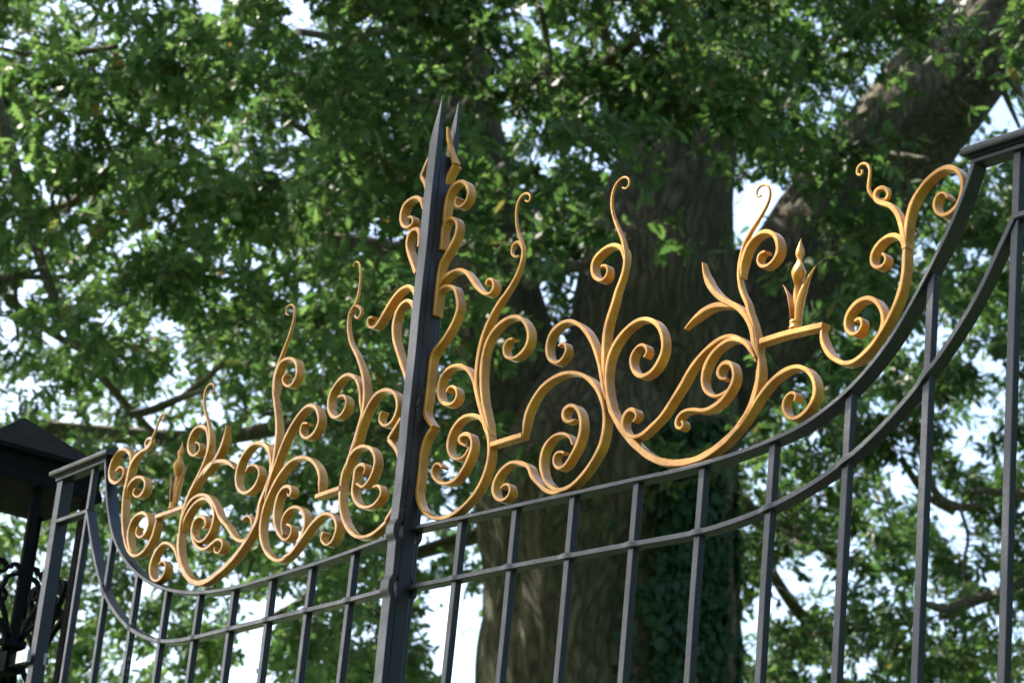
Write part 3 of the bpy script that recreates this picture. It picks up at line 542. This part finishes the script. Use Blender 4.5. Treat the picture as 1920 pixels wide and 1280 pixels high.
# ------------------------------------------------------------------ trees
def frame_of(T):
    T=T/np.linalg.norm(T); a=np.array([0,0,1.]) if abs(T[2])<.9 else np.array([1.,0,0]); u=np.cross(T,a); u/=np.linalg.norm(u); return u,np.cross(T,u)
def hnoise(a,b,seed):
    return (math.sin(a*3+seed)*.5+math.sin(a*7+b*1.3+seed*2.1)*.3+math.sin(a*13-b*2.1+seed)*.2)
def limb(mb, pts, seg=14, rough=.06, step=None, furrow=0):
    """tapered branch through pts (x,y,z,r)"""
    P=catmull(pts, step or max(.05,min(p[3] for p in pts)*1.2)); rs=[]
    u,v=frame_of(P[1,:3]-P[0,:3]); sd=random.random()*9; dist=0
    for i,p in enumerate(P):
        T=P[min(i+1,len(P)-1),:3]-P[max(i-1,0),:3]; T/=np.linalg.norm(T)+1e-9
        u=u-T*(u@T); u/=np.linalg.norm(u); v=np.cross(T,u); ring=[]
        if i: dist+=np.linalg.norm(p[:3]-P[i-1,:3])
        for k in range(seg):
            a=k*2*math.pi/seg
            r=p[3]*(1+rough*hnoise(a,dist*2,sd)+.03*math.sin(dist*5+sd))
            if furrow: r*=1+furrow*(math.sin(a*29+2.4*math.sin(dist*3.1+a*3)+sd)*.5+math.sin(a*47+3*math.sin(dist*4.7-a*5))*.4+math.sin(a*11+dist*2+2*math.sin(dist*5))*.4)
            q=p[:3]+(u*math.cos(a)+v*math.sin(a))*r; ring.append(tuple(q))
        rs.append(ring)
    mb.rings(rs,smooth=True)
def pp(px,py,d,r_px):
    p=at(px,py,d); return (p.x,p.y,p.z,r_px*d/F_PX)

# oak leaf outline (unit length), lobed, folded along the midrib
_half=[(0,.012),(.16,.03),(.22,.14),(.30,.07),(.40,.22),(.48,.09),(.58,.27),(.68,.11),(.77,.21),(.87,.08),(1.0,.0)]
def leaf_template(half, fold=.10, droop=.12):
    m_=[(t,0,-droop*t*t) for t,_ in half]; l=[(t,w,fold*w*2-droop*t*t) for t,w in half]; r=[(t,-w,fold*w*2-droop*t*t) for t,w in half]
    V=np.array(m_+l+r); n=len(half); F=[]
    for i in range(n-1):
        F+= [(i,i+1,n+i+1),(i,n+i+1,n+i)] ; F+= [(i,2*n+i,2*n+i+1),(i,2*n+i+1,i+1)]
    return V,np.array(F)
LV,LF=leaf_template(_half)
# lighter template for leaves outside the frame or far away
LV2,LF2=leaf_template([(0,.02),(.2,.16),(.32,.11),(.5,.27),(.62,.2),(.8,.2),(1.0,0)])
IV,IF_=leaf_template([(0,.05),(.05,.30),(.22,.42),(.35,.26),(.6,.22),(1.0,0)],.06,.1)
def stamp(V, F, pos, dirv, nrm, size):
    """place many leaves: pos (n,3), dirv along the leaf, nrm rough normal, size (n,)"""
    X=dirv/np.linalg.norm(dirv,axis=1)[:,None]; Z=nrm-X*(nrm*X).sum(1)[:,None]; Z/=np.linalg.norm(Z,axis=1)[:,None]+1e-9; Y=np.cross(Z,X)
    n=len(pos); w=size*RNG.uniform(.8,1.15,n)
    out=pos[:,None,:]+X[:,None,:]*(V[None,:,0:1]*size[:,None,None])+Y[:,None,:]*(V[None,:,1:2]*w[:,None,None])+Z[:,None,:]*(V[None,:,2:3]*size[:,None,None]*RNG.uniform(-.4,2.2,n)[:,None,None])
    Fi=(F[None]+(np.arange(n)*len(V))[:,None,None]).reshape(-1,3)
    return out.reshape(-1,3),Fi
def cat(parts):
    V=[];F=[];o=0
    for v,f in parts: V.append(v);F.append(f+o);o+=len(v)
    return np.concatenate(V),np.concatenate(F)
def spray(centres, radii, per, leaf=.10, flat=.38):
    """leaf positions in twigs and rosettes inside flattened clumps"""
    S_=[];E_=[];D_=[]
    for c,r,k in zip(centres,radii,per):
        n=max(1,int(k/14)); out0=RNG.normal(size=3); out0[2]*=.3
        d=RNG.normal(size=(n,3)); d[:,2]*=.42; d+=out0*.4; d/=np.linalg.norm(d,axis=1)[:,None]
        s_=c+RNG.normal(size=(n,3))*r*np.array([.36,.36,.36*flat]); e_=s_+d*r*RNG.uniform(.35,.8,(n,1))+np.array([0,0,-.06*r])
        S_.append(s_);E_.append(e_);D_.append(d)
    S_=np.concatenate(S_);E_=np.concatenate(E_);D_=np.concatenate(D_); m_=14
    s2=np.repeat(S_,m_,0);e2=np.repeat(E_,m_,0);d2=np.repeat(D_,m_,0);n=len(s2)
    u=np.maximum(1-np.abs(RNG.normal(0,.34,(n,1))),-.1)
    pos=s2+(e2-s2)*u+RNG.normal(size=(n,3))*.012
    a=RNG.normal(size=(n,3)); a-=d2*(a*d2).sum(1)[:,None]*.6; a/=np.linalg.norm(a,axis=1)[:,None]
    dr=d2*RNG.uniform(.1,1.1,(n,1))+a*.9+np.array([0,0,-.15])
    nm=np.array([0,0,1.])+np.repeat(RNG.normal(size=(len(S_),3))*.5,m_,0)+RNG.normal(size=(n,3))*.26
    return pos,dr,nm,leaf*RNG.uniform(.55,1.3,n),list(zip(S_,E_))
def twig_mesh(tw, r=.004):
    V=[];F=[]
    for i,(s,e) in enumerate(tw):
        u,v=frame_of(e-s); b=len(V)
        for q,rr in ((s,r),((s+e)/2+np.array([0,0,.01]),r*.8),(e,r*.4)):
            for k in range(3): V.append(q+(u*math.cos(k*2.094)+v*math.sin(k*2.094))*rr)
        for j in range(2):
            for k in range(3):
                a,c=b+j*3+k,b+j*3+(k+1)%3; F+=[(a,c,c+3),(a,c+3,a+3)]
    return np.array(V),np.array(F)

# gaps in the canopy where the sky shows, (px, py, radius px): the crowns below are simply not grown there
GAPS=[(400,10,44),(470,55,24),(330,50,18),(230,60,16),(560,10,50),(30,315,34),(75,345,14),(25,560,34),(15,610,34),(90,640,20),(215,510,14),
 (1440,370,52),(1410,430,44),(1470,440,50),(1500,385,34),(1400,350,26),(1215,210,1),(1120,205,26),(1150,60,24),(1220,60,18),(1885,215,48),(1850,300,26),(1700,110,24),(1545,75,18),(1900,60,14),(1860,125,26),
 (840,1120,50),(850,1210,70),(800,1040,40),(870,1270,60),(820,1170,50),(880,1150,40),(840,880,34),(905,1000,18),(800,900,18),(850,960,24),
 (500,1150,46),(470,1200,48),(540,1130,34),(450,1255,44),(560,1060,20),(30,1000,16),(120,860,12),(340,690,30),(400,745,26),(190,830,14),(650,385,20),(690,440,24),(700,930,12),(760,880,22),(690,690,14),
 (600,700,12),(430,945,14),(640,300,12),(420,120,10),
 (1470,1080,40),(1440,1140,44),(1400,1180,30),(1530,1060,34),(1560,1090,30),(1420,1230,24),(1600,1010,22),(1700,900,34),(1660,870,26),(1780,960,44),(1800,1010,34),(1740,1050,22),(1860,1080,30),(1700,1180,18),(1640,760,20),(1590,720,20),(1870,880,16),(1620,1130,18),(1840,760,18),(1790,840,22),(1900,760,16),
 (1025,960,10),(1640,650,14),(1765,1180,16),(1900,1180,16)]
GA=np.array(GAPS,float)
Cn=np.array(CAM);FWn=np.array(FW);RTn=np.array(RT);UPn=np.array(UP)
def to_px(P):
    v=P-Cn; z=v@FWn; return 960+F_PX*(v@RTn)/z, 640-F_PX*(v@UPn)/z
def keep_mask(P, shrink=1.0):
    x,y=to_px(P); k=np.ones(len(P),bool)
    for gx,gy,gr in GA:
        th=np.arctan2(y-gy,x-gx); rr=gr*shrink*(.86+.2*np.sin(3*th+gx)+.15*np.sin(7*th+gy)+.08*np.sin(13*th))
        k&=((x-gx)**2+(y-gy)**2)>rr**2
    return k
DENS=5.5
def clumps(region, dist, spacing, jitter=.5, r=.42, per=70, cond=None):
    x0,y0,x1,y1=region; C=[];R_=[];K=[]
    d0,d1=dist; sp=spacing*F_PX/((d0+d1)/2)
    for gx in np.arange(x0,x1,sp):
        for gy in np.arange(y0,y1,sp*.8):
            px=gx+RNG.uniform(-jitter,jitter)*sp; py=gy+RNG.uniform(-jitter,jitter)*sp
            if cond and not cond(px,py): continue
            C.append(np.array(at(px,py,RNG.uniform(d0,d1)))); R_.append(r*RNG.uniform(.75,1.25)); K.append(int(per*DENS*RNG.uniform(.6,1.3)))
    return C,R_,K
def grow(name, parent, mats, specs, leaf=.092):
    """crown made of leafy sprays; specs = list of clumps() results"""
    C=[];R_=[];K=[]
    for a,b,c in specs: C+=a;R_+=b;K+=c
    pos,dr,nm,sz,tw=spray(C,R_,K,leaf)
    k=keep_mask(pos,1.0); pos,dr,nm,sz=pos[k],dr[k],nm[k],sz[k]
    x,y=to_px(pos); inn=(x>-60)&(x<1980)&(y>-60)&(y<1340)
    parts=[]
    if inn.any(): parts.append(stamp(LV,LF,pos[inn],dr[inn],nm[inn],sz[inn]))
    if (~inn).any(): parts.append(stamp(LV2,LF2,pos[~inn],dr[~inn],nm[~inn],sz[~inn]*1.15))
    V,F=cat(parts); o=np_mesh(name,V,F,mats,parent)
    te=np.array([e for s,e in tw]); ts=np.array([s for s,e in tw]); kt=keep_mask(te,.9)&keep_mask(ts,.9); tw=[t for t,q in zip(tw,kt) if q]
    V,F=twig_mesh(tw); t=np_mesh('twigs',V,F,TWIG,o); t['kind']='stuff'
    return o,len(pos)
def tree_root(base, **k):
    r=empty('oak_tree',(0,0,0)); tag(r,**k); return r

D=15.0
main=tree_root(None,label='massive oak with thick forked trunk and leaning limb, behind the middle of the gate',cat='tree',group='trees behind the gate')
mb=MB(); b0=at(1128,1280,D)
rb=235*D/F_PX
limb(mb,[(b0.x+.05,b0.y,-.05,rb*1.5),(b0.x+.03,b0.y,.5,rb*1.18),(b0.x,b0.y,2.2,rb*1.03),pp(1133,1280,D,236),pp(1135,1080,D,235),pp(1128,930,D,240),pp(1150,820,D,222),pp(1190,690,D,150),pp(1215,600,D,90)],seg=288,rough=.07,step=.07,furrow=.020)
mb.build('trunk',BARK,main)
def branch(pts,seg=16,rough=.07,nm='limb',mt=None,furrow=0,par=None):
    mb=MB(); limb(mb,pts,seg=seg,rough=rough,furrow=furrow); return mb.build(nm,mt or BARK,par or main)
branch([pp(1090,1060,D,120),pp(1035,930,D,134),pp(985,820,D,120),pp(952,700,D,104),pp(930,560,D,84),pp(905,400,D,66),pp(880,220,D,52),pp(862,60,D,44),pp(850,-150,D,36),pp(830,-420,D,24)],seg=90,furrow=.02)
branch([pp(1170,1040,D,170),pp(1195,920,D,178),pp(1222,800,D,164),pp(1228,650,D,152),pp(1238,500,D+.1,138),pp(1255,380,D+.2,122),pp(1282,260,D+.3,104),pp(1325,120,D+.4,84),pp(1365,-20,D+.5,68),pp(1410,-250,D+.6,46)],seg=120,furrow=.02)
branch([pp(1300,760,D+.9,110),pp(1400,640,D+1.1,112),pp(1520,500,D+1.2,112),pp(1640,330,D+1.2,108),pp(1760,170,D+1,98),pp(1870,30,D+.9,92),pp(1990,-120,D+.8,84),pp(2150,-330,D+.6,70)],seg=110,furrow=.02)
# smaller limbs
SB=[([ (900,520,17),(830,492,17),(760,478,15),(700,462,14),(620,450,13),(540,440,12),(470,436,11),(420,446,10),(360,452,8),(310,482,7),(255,500,4)],D-1.2),
 ([(880,560,14),(800,520,12),(720,488,10),(650,498,9),(590,515,6),(500,540,4)],D-1.0),
 ([(1190,70,10),(1165,95,11),(1140,118,12),(1090,140,12),(1040,156,13),(1005,152,9)],D-1.6),
 ([(1118,-60,9),(1122,30,9),(1140,80,9),(1160,104,9)],D-1.6),
 ([(1010,150,9),(1030,120,6),(1022,60,5),(1010,0,4)],D-1.6),
 ([(0,402,6),(60,395,7),(120,388,8),(170,350,6),(215,300,4)],D-2),
 ([(100,440,4),(150,415,6),(180,370,5),(190,340,3)],D-2),
 ([(0,530,5),(28,518,5),(90,502,3)],D-2.2),([(24,520,5),(30,560,4),(34,640,3)],D-2.2),
 ([(0,92,4),(60,104,5),(130,100,6),(220,88,4)],D-2),
 ([(530,215,4),(560,240,4),(590,262,3),(600,290,2)],D-2.5),
 ([(640,560,6),(560,600,8),(500,640,6),(450,700,5)],D+1.5),([(390,730,4),(340,745,6),(280,770,7),(240,775,5)],D-1),([(440,660,4),(380,715,6),(330,752,5)],D-1),
 ([(60,800,12),(250,818,14),(420,820,13),(600,790,15),(760,800,22),(900,830,26)],D+2),
 ([(430,1190,3),(490,1165,5),(560,1130,7),(640,1090,8),(740,1050,10),(900,1000,14)],D+2.5),
 ([(1440,1060,8),(1470,1110,9),(1500,1150,10),(1540,1185,8),(1600,1200,5)],D+2),([(1380,940,16),(1440,980,13),(1500,1000,12),(1570,1040,8),(1620,1060,5)],D+1.6),
 ([(1725,840,5),(1760,930,7),(1800,950,7),(1850,945,5)],D+1),([(1800,950,3),(1815,1010,3),(1805,1060,2),(1812,1110,1.5)],D+1),([(1690,860,6),(1740,930,6),(1790,960,6)],D+1.4),
 ([(1730,1130,5),(1780,1140,8),(1830,1120,8),(1900,1110,6)],D+1),
 ([(1880,110,7),(1900,160,6),(1935,200,4)],D+.5),([(1870,140,6),(1890,190,5),(1912,240,3)],D+.5),
 ([(1360,560,18),(1450,540,16),(1540,548,13),(1640,540,9)],D+.8),
 ([(990,530,14),(1040,500,12),(1090,500,9),(1140,470,6)],D-.7),
 ([(1500,280,8),(1570,300,9),(1640,290,8),(1740,300,5)],D-1),
 ([(730,300,6),(800,260,8),(870,200,10),(900,160,8)],D-.8),([(560,60,6),(640,70,7),(740,60,7),(850,110,10)],D-.6),
 ([(620,160,5),(700,170,8),(800,190,10),(880,230,10)],D-.4)]
for pts,d in SB:
    branch([pp(a,b,d+.25*math.sin(i*.9),r*1.15) for i,(a,b,r) in enumerate(pts)],seg=9,rough=.14,nm='branch',mt=TWIG)

trunk_zone=lambda px,py: not ((900<px<1400 and 560<py<1400) or (880<px<1370 and 430<py<=560))
sp_main=[clumps((940,380,1160,820),(D+1.3,D+2.6),.34,per=60),
         clumps((700,-500,1500,430),(D-3.2,D-1.2),.44,per=62,cond=lambda x,y: not(1060<x<1380 and 300<y<430 and random.random()<.75)),
         clumps((700,-300,1700,1400),(D+1.2,D+3.0),.46,per=66,cond=trunk_zone),
         clumps((640,380,900,900),(D-2,D-.8),.55,per=55),
         clumps((1230,430,1640,760),(D-2.4,D-1.0),.50,per=60,cond=lambda x,y: x>1400 or random.random()<.2),
         clumps((900,430,1400,800),(D-2.4,D-1.2),.62,per=36,cond=lambda x,y: random.random()<.26),
         clumps((1280,860,1420,1400),(D-1.6,D-.9),.5,per=40,cond=lambda x,y: random.random()<.4),
         clumps((1420,-300,2100,520),(D-1.8,D-.4),.46,per=60,cond=lambda x,y: not(abs((x-1700)+.92*(y-250))<110 and y>-40) or random.random()<.45)]
sp_main+=[clumps((1120,-60,1460,290),(D-1.6,D-.7),.34,per=52),clumps((300,60,760,420),(D-.5,D+1),.45,per=40)]
sp_main+=[clumps((-100,-200,2050,1400),(21,25),.62,per=34)]
o,n1=grow('crown',main,OAK,sp_main)
# left oak
left=tree_root(None,label='bright leafy oak above the black pier, its crown left of the central spike',cat='tree',group='trees behind the gate')
lb=at(-780,1280,13.5)
mb=MB(); limb(mb,[(lb.x,lb.y,-.05,.5),(lb.x,lb.y,.6,.38),(lb.x,lb.y,3.0,.34),(lb.x+.2,lb.y+.1,5.5,.28),(lb.x+.4,lb.y+.3,8.5,.18),(lb.x+.6,lb.y+.3,11,.07)],seg=48,furrow=.02,step=.12); mb.build('trunk',BARK,left)
for k in range(5):
    e=at(-100+k*130,100+k*210,15.5); z0=3.4+k*.9
    mb=MB(); limb(mb,[(lb.x,lb.y,z0+.3,.09),((lb.x*2+e.x)/3,(lb.y*2+e.y)/3,z0+.9,.055),((lb.x+2*e.x)/3,(lb.y+2*e.y)/3,(z0+2*e.z)/3+.2,.028),(e.x,e.y,e.z,.015)],seg=10,rough=.12); mb.build('limb',TWIG,left)
sp_left=[clumps((-500,-300,760,900),(11.8,13.6),.42,per=66,cond=lambda x,y: not(y>620 and random.random()<.30) and not(x<-70 and y<300)),
         clumps((-500,-400,800,1400),(15.5,18.5),.47,per=72,cond=lambda x,y: random.random()<.95),
         clumps((-600,820,720,1400),(13.0,15),.55,per=60,cond=lambda x,y: random.random()<.75)]
o,n2=grow('crown',left,OAK_SUNLIT,sp_left)
right=tree_root(None,label='oak with open leafy sprays against the sky behind the right end bars',cat='tree',group='trees behind the gate')
rb_=at(2650,1280,17.0)
mb=MB(); limb(mb,[(rb_.x,rb_.y,-.05,.55),(rb_.x,rb_.y,.6,.42),(rb_.x,rb_.y,3.0,.36),(rb_.x-.2,rb_.y+.1,6,.28),(rb_.x-.4,rb_.y+.1,9,.17),(rb_.x-.6,rb_.y+.3,11.5,.07)],seg=48,furrow=.02,step=.12); mb.build('trunk',BARK,right)
for k in range(5):
    e=at(2000-k*60,200+k*240,16.6); z0=3.4+k*.8
    mb=MB(); limb(mb,[(rb_.x,rb_.y,z0+.3,.12),((rb_.x*2+e.x)/3,(rb_.y*2+e.y)/3,z0+.8,.09),((rb_.x+2*e.x)/3,(rb_.y+2*e.y)/3,(z0+2*e.z)/3+.2,.05),(e.x,e.y,e.z,.015)],seg=10,rough=.12); mb.build('limb',TWIG,right)
sp_right=[clumps((1420,380,2800,1500),(16.2,18.2),.46,per=64,cond=lambda x,y: random.random()<.93),
          clumps((1400,500,2400,1500),(19,22),.62,per=80,cond=lambda x,y: random.random()<.9),
          clumps((1600,-600,2900,420),(16.5,19),.55,per=64)]
o,n3=grow('crown',right,OAK,sp_right,leaf=.092)
import sys; print('LEAVES',n1,n2,n3,file=sys.stderr)
# unseen additions: overhead leaf clumps shading gate and pier, oaks darkening the iron's sides
def world_clumps(x0,x1,y0,y1,z0,z1,n,r,per):
    C=[];R_=[];K=[]
    for _ in range(n):
        p=np.array([RNG.uniform(x0,x1),RNG.uniform(y0,y1),RNG.uniform(z0,z1)])
        v=p-Cn; x,y=to_px(p[None])
        if v@FWn>0 and -260<x[0]<2180 and -300<y[0]<1500: continue
        C.append(p);R_.append(r);K.append(per)
    return C,R_,K
o2,n4=grow('crown',left,OAK_SUNLIT,[world_clumps(-10,-1.5,-7,3,6.0,9.0,135,.7,130),world_clumps(-5.8,-3.9,-2.4,-.7,6.3,7.3,16,.5,220)],leaf=.17)  # crown extension added out of frame to keep sun off gate and pier
shade_oak=tree_root(None,label='big dense oak added out of view right of the gateway, shading the side faces of the metal',cat='tree',group='trees behind the gate')  # unseen tree, added to darken the right-facing metal faces
mb=MB(); limb(mb,[(11,1.5,-.05,.6),(11,1.5,.6,.45),(11.1,1.4,3,.38),(11,1.2,6,.3),(11,1,9,.1)],seg=40,furrow=.02,step=.15); mb.build('trunk',BARK,shade_oak)
for k in range(7):
    a=k*.9; z0=2.5+k*.6
    mb=MB(); limb(mb,[(11,1.4,z0,.14),(11+1.3*math.cos(a),1.4+2*math.sin(a),z0+.8,.09),(11+2*math.cos(a),1.4+3.6*math.sin(a),z0+1.3,.03)],seg=10,rough=.12); mb.build('limb',TWIG,shade_oak)
o3,n5=grow('crown',shade_oak,OAK,[world_clumps(9,14,-3,7,1.0,7.0,300,.8,110)],leaf=.2)
shade_oak2=tree_root(None,label='big dense oak added out of view behind the near gate leaf, shading the side faces of the metal',cat='tree',group='trees behind the gate')  # second unseen tree, added to block sky reflected in the bars' right sides
mb=MB(); limb(mb,[(8,12,-.05,.6),(8,12,.6,.45),(8.1,12,3,.38),(8,12,6,.3),(8,12,9,.1)],seg=40,furrow=.02,step=.15); mb.build('trunk',BARK,shade_oak2)
grow('crown',shade_oak2,OAK,[world_clumps(3,13,6.5,15,1.0,10,460,.85,100)],leaf=.2)
# ivy up the right flank of the trunk
ip=[];idr=[];inm=[]
for _ in range(5200):
    py=RNG.uniform(780,1500); cx=1133; rr=236
    a=RNG.beta(2.2,1.15); px=cx+rr*(.02+a*1.06)
    if px<1225 and RNG.random()>.25*(py>950): continue
    if py<900 and RNG.random()<.5: continue
    off=min(1,(px-cx)/rr); dep=math.sqrt(max(0,1-off*off))*rr*D/F_PX
    p=at(px,py,D); v=Vector((p-CAM)).normalized(); q=p-v*(dep+RNG.uniform(.0,.10))
    n_=(RT*off-v*max(.15,math.sqrt(max(0,1-off*off)))); ip.append(q); inm.append(np.array(n_)+RNG.normal(size=3)*.35); idr.append(np.array([0,0,-1.])+RNG.normal(size=3)*.5)
V,F=stamp(IV,IF_,np.array(ip),np.array(idr),np.array(inm),.075*RNG.uniform(.6,1.3,len(ip)))
ivy=np_mesh('ivy_plant',V,F,IVY)
tag(ivy,'dense dark green ivy climbing the right flank of the massive oak trunk','ivy')

# ------------------------------------------------------------------ light
SUN_EL=math.radians(48); sd=Vector((-.80,-.42,0)).normalized()   # towards the sun, horizontal
sun_dir=Vector((sd.x*math.cos(SUN_EL),sd.y*math.cos(SUN_EL),math.sin(SUN_EL)))
ld=bpy.data.lights.new('sun','SUN'); ld.energy=5.0; ld.angle=math.radians(.5); ld.color=(1,.93,.82)
lo=bpy.data.objects.new('sun',ld); COL.objects.link(lo); lo.rotation_euler=sun_dir.to_track_quat('Z','Y').to_euler(); lo.location=(0,0,30)
wd=bpy.data.worlds.new('World'); SC.world=wd; wd.use_nodes=True; nt=wd.node_tree
bg=nt.nodes['Background']; sky=nt.nodes.new('ShaderNodeTexSky'); sky.sky_type='NISHITA'; sky.sun_disc=False
sky.sun_elevation=SUN_EL; sky.sun_rotation=math.atan2(sun_dir.x,sun_dir.y); sky.dust_density=3.0; sky.air_density=1.0; sky.ozone_density=1.0
nt.links.new(sky.outputs[0],bg.inputs[0]); bg.inputs[1].default_value=.15
SC.view_settings.view_transform='Standard'; SC.view_settings.look='None'; SC.view_settings.gamma=1; SC.view_settings.exposure=1.6
SC.render.film_transparent=False
SC.cycles.max_bounces=8; SC.cycles.transparent_max_bounces=4; SC.cycles.use_denoising=True
